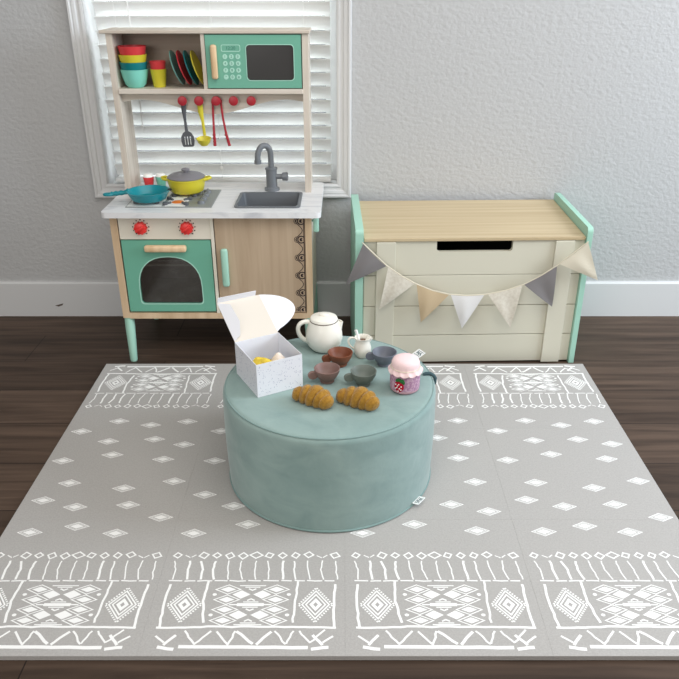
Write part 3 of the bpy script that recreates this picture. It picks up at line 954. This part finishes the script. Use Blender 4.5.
for ri, y0 in enumerate(ROWS):
    for x0 in MX:
        pieces = [(box(x0 + 0.00005, x0 + TS - 0.00005, y0 + 0.00005, y0 + TD - 0.00005, 0.0005, MZ, 0.0003, 1), 0)]
        lines, fills = [], []
        if ri != 1:
            Lb, Fb = border(ri)
            def mp(p):
                v = p[1] * TD
                return (x0 + p[0] * TS, y0 + v if ri == 0 else y0 + TD - v)
            for pts, w in Lb:
                lines.append(([mp(p) for p in pts], w * TS * 0.85))
            for f in Fb:
                fills.append([mp(p) for p in f])
        for cx, cy in DIAM:
            if x0 <= cx < x0 + TS and y0 <= cy < y0 + TD:
                lines.append(dia(cx, cy, 0.029, 0.0148, 0.0022))
                lines.append(dia(cx, cy, 0.022, 0.0112, 0.0014))
                fills.append([(cx - 0.017, cy), (cx, cy - 0.0085), (cx + 0.017, cy), (cx, cy + 0.0085)])
        if lines:
            sb = strokes(lines, MZ + 0.0003, 'xy')
            pieces.append((sb, 1))
        if fills:
            pieces.append((polys(fills, MZ + 0.0006, 'xy'), 1))
        obj('mat_tile', pieces, [m_mat, m_print], pm, smooth=30)

# ------------------------------------------------------------------ the pouf
PX, PYc, PR, PZ0, PZ1 = -0.037, -1.023, 0.2715, MZ + 0.0006, 0.280
pf = thing('pouf', 'round sage green velvet pouf carrying the tea set in the middle of the mat', 'pouf', (PX, PYc, PZ0), local=True)
H = PZ1 - PZ0
prof = [(0, 0), (PR - 0.009, 0)]
for k in range(5):
    a = radians(-90 + 90 * k / 4)
    prof.append((PR - 0.009 + 0.004 * cos(a), 0.006 + 0.006 * sin(a)))
for k in range(1, 8):
    t = k / 8
    prof.append((PR - 0.005 + 0.003 * t + 0.0025 * sin(pi * t), 0.012 + (H - 0.032) * t))
for k in range(7):
    a = radians(90 * k / 6)
    prof.append((PR - 0.020 + 0.018 * cos(a), H - 0.019 + 0.018 * sin(a)))
prof += [(PR - 0.06, H), (PR * 0.5, H), (0, H)]
bm = lathe(prof, 96)
obj('cover', bm, m_velvet, pf, smooth=60)
a_r = PR - 0.0085
o = obj('piping', [tube([(a_r * cos(2 * pi * k / 96), a_r * sin(2 * pi * k / 96), H - 0.0050) for k in range(97)], 0.0022, 8)], m_pipe, pf, smooth=60)
a_r = PR - 0.005
obj('piping', [tube([(a_r * cos(2 * pi * k / 96), a_r * sin(2 * pi * k / 96), 0.004) for k in range(97)], 0.003, 8)], m_pipe, pf, smooth=60)
# carry loop on the right side
a0 = radians(6)
rd = Vector((cos(a0), sin(a0), 0))
up = Vector((0, 0, 1))
bm = tube([rd * r_ + up * z_ for r_, z_ in ((0.242, H + 0.000), (0.249, H + 0.003), (0.260, H + 0.003), (0.269, H - 0.003), (0.274, H - 0.012), (0.2735, H - 0.024), (0.270, H - 0.030))], 0.0048, 10, 0.9)
o = obj('carry_strap', bm, m_strap, pf)
o['label'] = 'dark carry strap'
# fabric tags
def fabric_tag(ang, z, w, h, tilt, lab):
    a = radians(ang)
    rdv = Vector((cos(a), sin(a), 0))
    mt = T(*(rdv * (PR - 0.002) + Vector((0, 0, z)))) @ Matrix.Rotation(a + pi / 2, 4, 'Z') @ R(tilt, 'X')
    # local x runs round the pouf, local y outward-down, z normal
    bmt = xf(box(-w / 2, w / 2, -h, 0.002, -0.0006, 0.0006), mt)
    ink = strokes([([(-w * .36, -h * .30), (-w * .20, -h * .62), (-w * .08, -h * .32), (w * .04, -h * .62)], 0.0026), ([(w * .12, -h * .34), (w * .12, -h * .62), (w * .24, -h * .62), (w * .24, -h * .34)], 0.0026),
                   ([(-w * .38, -h * .80), (w * .38, -h * .80)], 0.0014), ([(-w * .38, -h * .16), (w * .38, -h * .16)], 0.0014)], 0.0008, 'xy')
    xf(ink, mt)
    o = obj('fabric_tag', [(bmt, 0), (ink, 1)], [m_tag, m_tagink], pf, smooth=0)
    o['label'] = lab
fabric_tag(31, H - 0.004, 0.030, 0.024, -22, 'white brand tag at the top seam')
fabric_tag(-36, 0.012, 0.034, 0.016, -12, 'white brand tag at the bottom seam')

# ------------------------------------------------------------------ things on the pouf
TZ = PZ1 + 0.0006
# --- bakery box
BXW, BXD, BXH, BT = 0.121, 0.140, 0.089, 0.0012
bx = thing('bakery_box', 'open white speckled cardboard bakery box at the left of the pouf', 'box', (-0.211, -1.081, TZ), local=True)
bx.rotation_euler = (0, 0, radians(28.7))
walls = [box(0, BXW, 0, BT, 0, BXH), box(0, BXW, BXD - BT, BXD, 0, BXH), box(0, BT, BT, BXD - BT, 0, BXH), box(BXW - BT, BXW, BT, BXD - BT, 0, BXH), box(BT, BXW - BT, BT, BXD - BT, 0, BT)]
rn = random.Random(5)
sp = bmesh.new()
for i in range(260):
    L_ = rn.uniform(0.0008, 0.0015)
    a = rn.uniform(0, pi)
    dx, dz = cos(a) * L_, sin(a) * L_
    if i < 130:
        x, z = rn.uniform(0.004, BXW - 0.004), rn.uniform(0.004, BXH - 0.004)
        q = [(x - dx - dz * .35, -0.0003, z - dz + dx * .35), (x + dx - dz * .35, -0.0003, z + dz + dx * .35), (x + dx + dz * .35, -0.0003, z + dz - dx * .35), (x - dx + dz * .35, -0.0003, z - dz - dx * .35)]
    else:
        x, z = rn.uniform(0.004, BXD - 0.004), rn.uniform(0.004, BXH - 0.004)
        q = [(-0.0003, x - dx - dz * .35, z - dz + dx * .35), (-0.0003, x + dx - dz * .35, z + dz + dx * .35), (-0.0003, x + dx + dz * .35, z + dz - dx * .35), (-0.0003, x - dx + dz * .35, z - dz - dx * .35)]
    sp.faces.new([sp.verts.new(c) for c in q])
obj('box_body', [(w_, 0) for w_ in walls] + [(sp, 1)], [m_card, m_ink], bx, smooth=0)
LA = radians(28)
lidm = T(0, BXD, BXH) @ Matrix.Rotation(LA, 4, 'X')      # local y runs up the opened lid, local -z... faces the viewer
lp = obj('lid', xf(box(0.001, BXW - 0.001, 0, BXD - 0.006, -BT, 0), lidm), m_cardin, bx, smooth=0)
fl = 0.030
obj('front_flap', xf(box(0.002, BXW - 0.012, 0, 0.017, -BT, 0), lidm @ T(0, BXD - 0.006, 0) @ R(84, 'X')), m_card, lp, smooth=0)
# left dust flap (tapered), folded forward
bm = plate([[(0.004, 0.0), (BXD - 0.007, 0.0), (BXD - 0.030, 0.030), (0.05, 0.034), (0.012, 0.020)]], -BT, 0, 'xy')
xf(bm, lidm @ T(0.001, 0, 0) @ Matrix(((0, 0.86, -0.51, 0), (1, 0, 0, 0), (0, 0.51, 0.86, 0), (0, 0, 0, 1))))
bmesh.ops.recalc_face_normals(bm, faces=bm.faces[:])
obj('dust_flap', bm, m_card, lp, smooth=0)
ear = [(0.004, 0.0)] + [(v.x, v.y) for v in bez((0.012, 0.010, 0), (0.040, 0.070, 0), (0.080, 0.106, 0), (0.112, 0.070, 0), 12)] + \
      [(v.x, v.y) for v in bez((0.112, 0.070, 0), (0.128, 0.050, 0), (0.132, 0.020, 0), (BXD - 0.006, 0.0, 0), 8)][1:]
bm = plate([ear], -BT, 0, 'xy')
xf(bm, lidm @ T(BXW - 0.001, 0, 0) @ Matrix(((0, 0.99, 0.12, 0), (1, 0, 0, 0), (0, -0.12, 0.99, 0), (0, 0, 0, 1))))
bmesh.ops.recalc_face_normals(bm, faces=bm.faces[:])
o = obj('dust_flap', bm, m_card, lp, smooth=0)
o['label'] = 'rounded white side flap'

# --- felt treats in the box
def in_box(x, y, z):
    c_, s_ = cos(radians(28.7)), sin(radians(28.7))
    return (-0.211 + x * c_ - y * s_, -1.081 + x * s_ + y * c_, TZ + z)
t = thing('felt_tart', 'yellow felt pastry in the left of the white box', 'toy pastry', in_box(0.033, 0.046, BT + 0.001), 'felt pastries in the box', local=True)
obj('crust', lathe([(0, 0), (0.022, 0), (0.027, 0.036), (0.027, 0.046), (0.0, 0.046)], 24), m_fbrown, t)
obj('topping', [lathe([(0.0, 0.046), (0.029, 0.046), (0.030, 0.052), (0.026, 0.064), (0.014, 0.072), (0, 0.074)], 24), sphere((0.008, -0.006, 0.068), (0.012, 0.011, 0.009)), sphere((-0.009, 0.006, 0.067), (0.012, 0.011, 0.009))], m_fyel, t)
t = thing('felt_cupcake', 'cream topped brown felt cupcake in the right of the white box', 'toy pastry', in_box(0.080, 0.050, BT + 0.001), 'felt pastries in the box', local=True)
obj('crust', lathe([(0, 0), (0.020, 0), (0.026, 0.036), (0.028, 0.048), (0.024, 0.054), (0.0, 0.056)], 24), m_fbrown, t)
obj('topping', [lathe([(0, 0.055), (0.016, 0.055), (0.018, 0.060), (0.012, 0.068), (0.006, 0.076), (0, 0.079)], 20)], m_fwh, t)

# --- teapot
t = thing('toy_teapot', 'ivory lidded teapot behind the cups on the pouf', 'teapot', (-0.055, -0.814, TZ), local=True)
obj('pot_body', [lathe([(0, 0), (0.032, 0), (0.037, 0.003), (0.047, 0.016), (0.0525, 0.034), (0.051, 0.052), (0.045, 0.070), (0.040, 0.086), (0.038, 0.086), (0.036, 0.080), (0, 0.078)], 48)], m_pot, t)
t.scale = (0.96, 0.96, 1.0)
l_ = obj('lid', [(lathe([(0, 0.0865), (0.0385, 0.0865), (0.0395, 0.0885), (0.037, 0.094), (0.026, 0.098), (0.012, 0.099), (0, 0.099)], 40), 0),
                 (lathe([(0.0398, 0.0845), (0.0405, 0.0858), (0.0398, 0.0868), (0.038, 0.0868)], 40), 1)], [m_pot, m_rim], t)
obj('knob', xf(sphere((0, 0, 0.100), (0.015, 0.0075, 0.005)), R(-10, 'Z')), m_pot, l_)
obj('handle', tube([(-0.038, -0.004, 0.080)] + [(v.x, v.y, v.z) for v in bez((-0.046, -0.006, 0.083), (-0.084, -0.014, 0.088), (-0.078, -0.012, 0.040), (-0.050, -0.006, 0.026), 14)] + [(-0.046, -0.004, 0.022)], 0.0062, 12), m_pot, t)
obj('spout', xf(lathe([(0.020, -0.026), (0.0115, 0.000), (0.0085, 0.013), (0.0065, 0.013), (0.009, 0.0), (0.012, -0.016)], 20), T(0.041, 0.004, 0.069) @ R(24, 'Y')), m_pot, t)

# --- creamer with spoon
t = thing('toy_creamer', 'small ivory milk jug behind the cups with a spoon in it', 'jug', (0.050, -0.860, TZ), local=True)
obj('jug_body', [(lathe([(0, 0), (0.016, 0), (0.018, 0.002), (0.0235, 0.016), (0.0235, 0.028), (0.019, 0.042), (0.0195, 0.050), (0.022, 0.056), (0.0205, 0.056), (0.0175, 0.049), (0.017, 0.042), (0.020, 0.028), (0.016, 0.008), (0, 0.006)], 36), 0),
                 (lathe([(0, 0.044), (0.0165, 0.044)], 28), 1), (xf(lathe([(0.0075, -0.010), (0.006, 0.004), (0.0048, 0.004), (0.0062, -0.010)], 14), T(0.0195, 0.0, 0.053) @ R(38, 'Y')), 0)], [m_pot, m_milk], t)
obj('handle', tube([(-0.020, 0, 0.052)] + [(v.x, v.y, v.z) for v in bez((-0.022, 0, 0.054), (-0.044, 0, 0.060), (-0.042, 0, 0.030), (-0.022, 0, 0.022), 12)], 0.0028, 10), m_pot, t)
o = obj('toy_spoon', [tube([(0.002, -0.002, 0.012), (-0.007, 0.000, 0.040), (-0.018, 0.002, 0.076)], [0.0032, 0.0026, 0.0042], 10), sphere((0.0025, -0.002, 0.010), (0.006, 0.004, 0.005), 12, 8)], m_white)
o.location = (0.050, -0.860, TZ)
tag(o, 'small white spoon standing in the milk jug', 'spoon')

# --- cups
def make_cup(mm, lab, loc):
    t = thing('toy_teacup', lab, 'cup', loc, 'toy teacups on the pouf', local=True)
    obj('bowl', lathe([(0, 0), (0.0165, 0), (0.0175, 0.002), (0.0165, 0.006), (0.023, 0.014), (0.029, 0.026), (0.031, 0.036), (0.0295, 0.0365), (0.0285, 0.035), (0.026, 0.026), (0.020, 0.016), (0.012, 0.010), (0, 0.009)], 36), mm, t)
    n = 16
    hp_ = [(-0.034 + 0.0125 * cos(2 * pi * k / n), 0.021 + 0.0105 * sin(2 * pi * k / n)) for k in range(n)]
    h = obj('handle', plate([hp_], -0.0042, 0.0042), mm, t, smooth=30)
    b_ = h.modifiers.new('round', 'BEVEL')
    b_.width = 0.0022
    b_.segments = 2
    b_.limit_method = 'ANGLE'
    t.scale = (1.06, 1.06, 1.03)
    return t
make_cup(m_rust, 'rust brown teacup in front of the teapot', (-0.010, -0.910, TZ)).rotation_euler = (0, 0, radians(12))
make_cup(m_mauve, 'mauve brown teacup beside the white box and behind the left croissant', (-0.043, -0.998, TZ)).rotation_euler = (0, 0, radians(14))
make_cup(m_sage, 'grey green teacup behind the right croissant', (0.049, -1.012, TZ)).rotation_euler = (0, 0, radians(10))
make_cup(m_slate, 'blue grey teacup behind the jam jar', (0.107, -0.908, TZ)).rotation_euler = (0, 0, radians(-6))

# --- croissants
def croissant(loc, rot, lab, seed):
    rnn = random.Random(seed)
    L_ = 0.106
    pts, rad = [], []
    seg = 5
    per = 14
    N = seg * per
    cuts = (0.0, 0.17, 0.35, 0.63, 0.82, 1.0)
    for i in range(N + 1):
        t = i / N
        env = 0.0115 + 0.0175 * sin(pi * t) ** 0.8
        q = max(j for j in range(5) if cuts[j] <= t + 1e-9)
        f = (t - cuts[q]) / (cuts[q + 1] - cuts[q])
        lump = 0.66 + 0.34 * (max(0.0, sin(pi * f)) ** 0.40)
        if i in (0, N):
            lump = 0.40
        rad.append(env * lump)
        pts.append(((t - 0.5) * L_, 0.016 * (1 - (2 * t - 1) ** 2) - 0.008, 0.0))
    bm = tube(pts, rad, 24)
    for v in bm.verts:
        # slanted wraps and felt fuzz
        v.co.x += v.co.z * 0.2
        k = 1 + rnn.uniform(-0.018, 0.018)
        v.co.y *= k
        v.co.z *= k
        v.co.z = v.co.z if v.co.z > -0.017 else -0.017
    zmin = min(v.co.z for v in bm.verts)
    xf(bm, T(0, 0, -zmin))
    bmesh.ops.smooth_vert(bm, verts=bm.verts[:], factor=0.2, use_axis_x=True, use_axis_y=True, use_axis_z=True)
    zmin = min(v.co.z for v in bm.verts)
    xf(bm, T(0, 0, -zmin))
    o = obj('felt_croissant', bm, m_croi, smooth=80)
    o.location = loc
    o.rotation_euler = (0, 0, radians(rot))
    return tag(o, lab, 'toy croissant', 'felt croissants')
croissant((-0.076, -1.110, TZ), -31, 'golden felt croissant next to the white box', 1)
croissant((0.032, -1.118, TZ), -29, 'golden felt croissant towards the jam jar, in front of the grey green cup', 2)

# --- jam jar
t = thing('felt_jam_jar', 'purple pink felt jam jar with pale pink cloth cover at the right of the pouf', 'jam jar', (0.152, -1.036, TZ), local=True)
obj('jar_body', [(lathe([(0, 0), (0.030, 0), (0.035, 0.004), (0.0365, 0.010)], 40), 1), (lathe([(0.0365, 0.010), (0.037, 0.030), (0.0365, 0.054), (0.033, 0.062), (0, 0.063)], 40), 0)], [m_jam, m_jamb], t, smooth=60)
bm = bmesh.new()
rows = []
NS = 96
for r_, z_, am in ((0.0, 0.089, 0), (0.012, 0.0887, 0), (0.024, 0.087, 0), (0.031, 0.083, 0), (0.0345, 0.076, 0), (0.0345, 0.068, 0), (0.035, 0.064, 0.2), (0.0395, 0.060, 0.6), (0.0425, 0.054, 1.0)):
    if r_ == 0:
        rows.append([bm.verts.new((0, 0, z_))])
    else:
        row = []
        for k in range(NS):
            a = 2 * pi * k / NS
            sc = abs(sin(a * 6.5))
            row.append(bm.verts.new(((r_ + 0.0012 * am * cos(a * 13)) * cos(a), (r_ + 0.0012 * am * cos(a * 13)) * sin(a), z_ - am * 0.006 * sc + 0.003 * am)))
        rows.append(row)
for a_, b_ in zip(rows, rows[1:]):
    for k in range(NS):
        k2 = (k + 1) % NS
        if len(a_) == 1:
            bm.faces.new((a_[0], b_[k], b_[k2]))
        else:
            bm.faces.new((a_[k], b_[k], b_[k2], a_[k2]))
bmesh.ops.recalc_face_normals(bm, faces=bm.faces[:])
bmesh.ops.solidify(bm, geom=bm.faces[:], thickness=0.001)
c = obj('cloth_cover', bm, m_pink, t, smooth=70)
c['label'] = 'pale pink scalloped cloth cover'
obj('tie', tube([(0.0360 * cos(2 * pi * k / 40), 0.0360 * sin(2 * pi * k / 40), 0.0645) for k in range(41)], 0.0012, 6), m_fcream, c)
# strawberry patch, wrapped on the front of the jar
aS = radians(-118)
def on_jar(da, z, r=0.0372):
    return (r * cos(aS + da), r * sin(aS + da), z)
sbm = bmesh.new()
cv = sbm.verts.new(on_jar(0, 0.025, 0.040))
ringp = []
for k in range(24):
    a = 2 * pi * k / 24
    rx = 0.36 * (1.0 if sin(a) > 0 else 0.85 + 0.15 * cos(a) ** 2)
    ringp.append(sbm.verts.new(on_jar(rx * cos(a), 0.024 + 0.0155 * sin(a), 0.0366)))
mid = [sbm.verts.new(on_jar(0.22 * cos(2 * pi * k / 24), 0.024 + 0.0105 * sin(2 * pi * k / 24), 0.0395)) for k in range(24)]
for k in range(24):
    k2 = (k + 1) % 24
    sbm.faces.new((cv, mid[k], mid[k2]))
    sbm.faces.new((mid[k], ringp[k], ringp[k2], mid[k2]))
bmesh.ops.recalc_face_normals(sbm, faces=sbm.faces[:])
dots = [sphere(on_jar(da, z, 0.0402), 0.0017, 8, 6) for da, z in ((-0.18, 0.030), (0.02, 0.031), (0.18, 0.026), (-0.1, 0.022), (0.07, 0.020), (-0.2, 0.019), (0.0, 0.013), (0.17, 0.017), (-0.05, 0.027))]
s_ = obj('strawberry_patch', [(sbm, 0)] + [(d, 1) for d in dots], [m_straw, m_white], t, smooth=70)
s_['label'] = 'red strawberry patch with white dots'
lv = [xf(sphere((0, 0, 0), (0.0075, 0.0022, 0.0045), 12, 8), T(*on_jar(0.02 + d, 0.041 + e, 0.0385)) @ Matrix.Rotation(aS + pi / 2, 4, 'Z') @ R(r_, 'Y')) for d, e, r_ in ((0.12, 0.000, 50), (-0.08, 0.001, -35), (0.26, -0.002, 70))]
obj('leaf', lv, m_leaf, s_)

for e in list(COL.objects):                           # set the tea things down a little nearer the pouf's front
    if e.parent is None and e.name.split('.')[0] in ('toy_teapot', 'toy_creamer', 'toy_spoon', 'toy_teacup', 'felt_jam_jar', 'bakery_box', 'felt_tart', 'felt_cupcake', 'felt_croissant'):
        e.location.y -= 0.033
        e.location.x *= 0.99
for e in BASES + [win]:
    if 'base' in e:
        del e['base']

# ------------------------------------------------------------------ light
W = bpy.data.worlds.new('sky')
S.world = W
W.use_nodes = True
bg = W.node_tree.nodes['Background']
bg.inputs['Color'].default_value = (0.97, 0.98, 1.0, 1)
bg.inputs['Strength'].default_value = 0.34

def area(name, loc, target, sx, sy, power, col):
    l = bpy.data.lights.new(name, 'AREA')
    l.shape = 'RECTANGLE'
    l.size, l.size_y = sx, sy
    l.energy = power
    l.color = col
    o = bpy.data.objects.new(name, l)
    COL.objects.link(o)
    o.location = loc
    d = Vector(target) - Vector(loc)
    o.rotation_euler = d.to_track_quat('-Z', 'Y').to_euler()
    return o
area('daylight_behind_blind', (-0.44, 0.75, 1.45), (-0.44, 0.0, 1.05), 1.9, 1.9, 80, (0.90, 0.96, 1.0))
area('daylight_right_window', (2.9, -1.1, 1.6), (0.3, -0.5, 0.5), 1.3, 1.5, 95, (0.78, 0.88, 1.0))
area('ceiling_bounce_fill', (0.5, -1.9, 2.45), (0.2, -1.3, 0.0), 2.6, 2.0, 50, (1.0, 0.96, 0.91))  # added warm fill standing in for ceiling bounce, not a fixture
area('front_left_fill', (-1.6, -4.6, 1.5), (-0.2, -1.0, 0.2), 2.0, 1.5, 42, (1.0, 0.97, 0.93))  # unseen fill added to lighten the pouf's side from the front left

# ------------------------------------------------------------------ camera
cam = bpy.data.cameras.new('camera')
co = bpy.data.objects.new('camera', cam)
COL.objects.link(co)
cam.sensor_width = 36.0
cam.lens = 740.0 / 679.0 * 36.0
cam.shift_x = (339.5 - 344.0) / 679.0
co.location = (0.0, -2.665, 1.2)
co.rotation_euler = (radians(90 - 26.16), 0, 0)
S.camera = co
S.view_settings.view_transform = 'Standard'
S.view_settings.look = 'None'
S.view_settings.exposure = -0.08
S.view_settings.gamma = 1.0
S.view_settings.use_curve_mapping = False
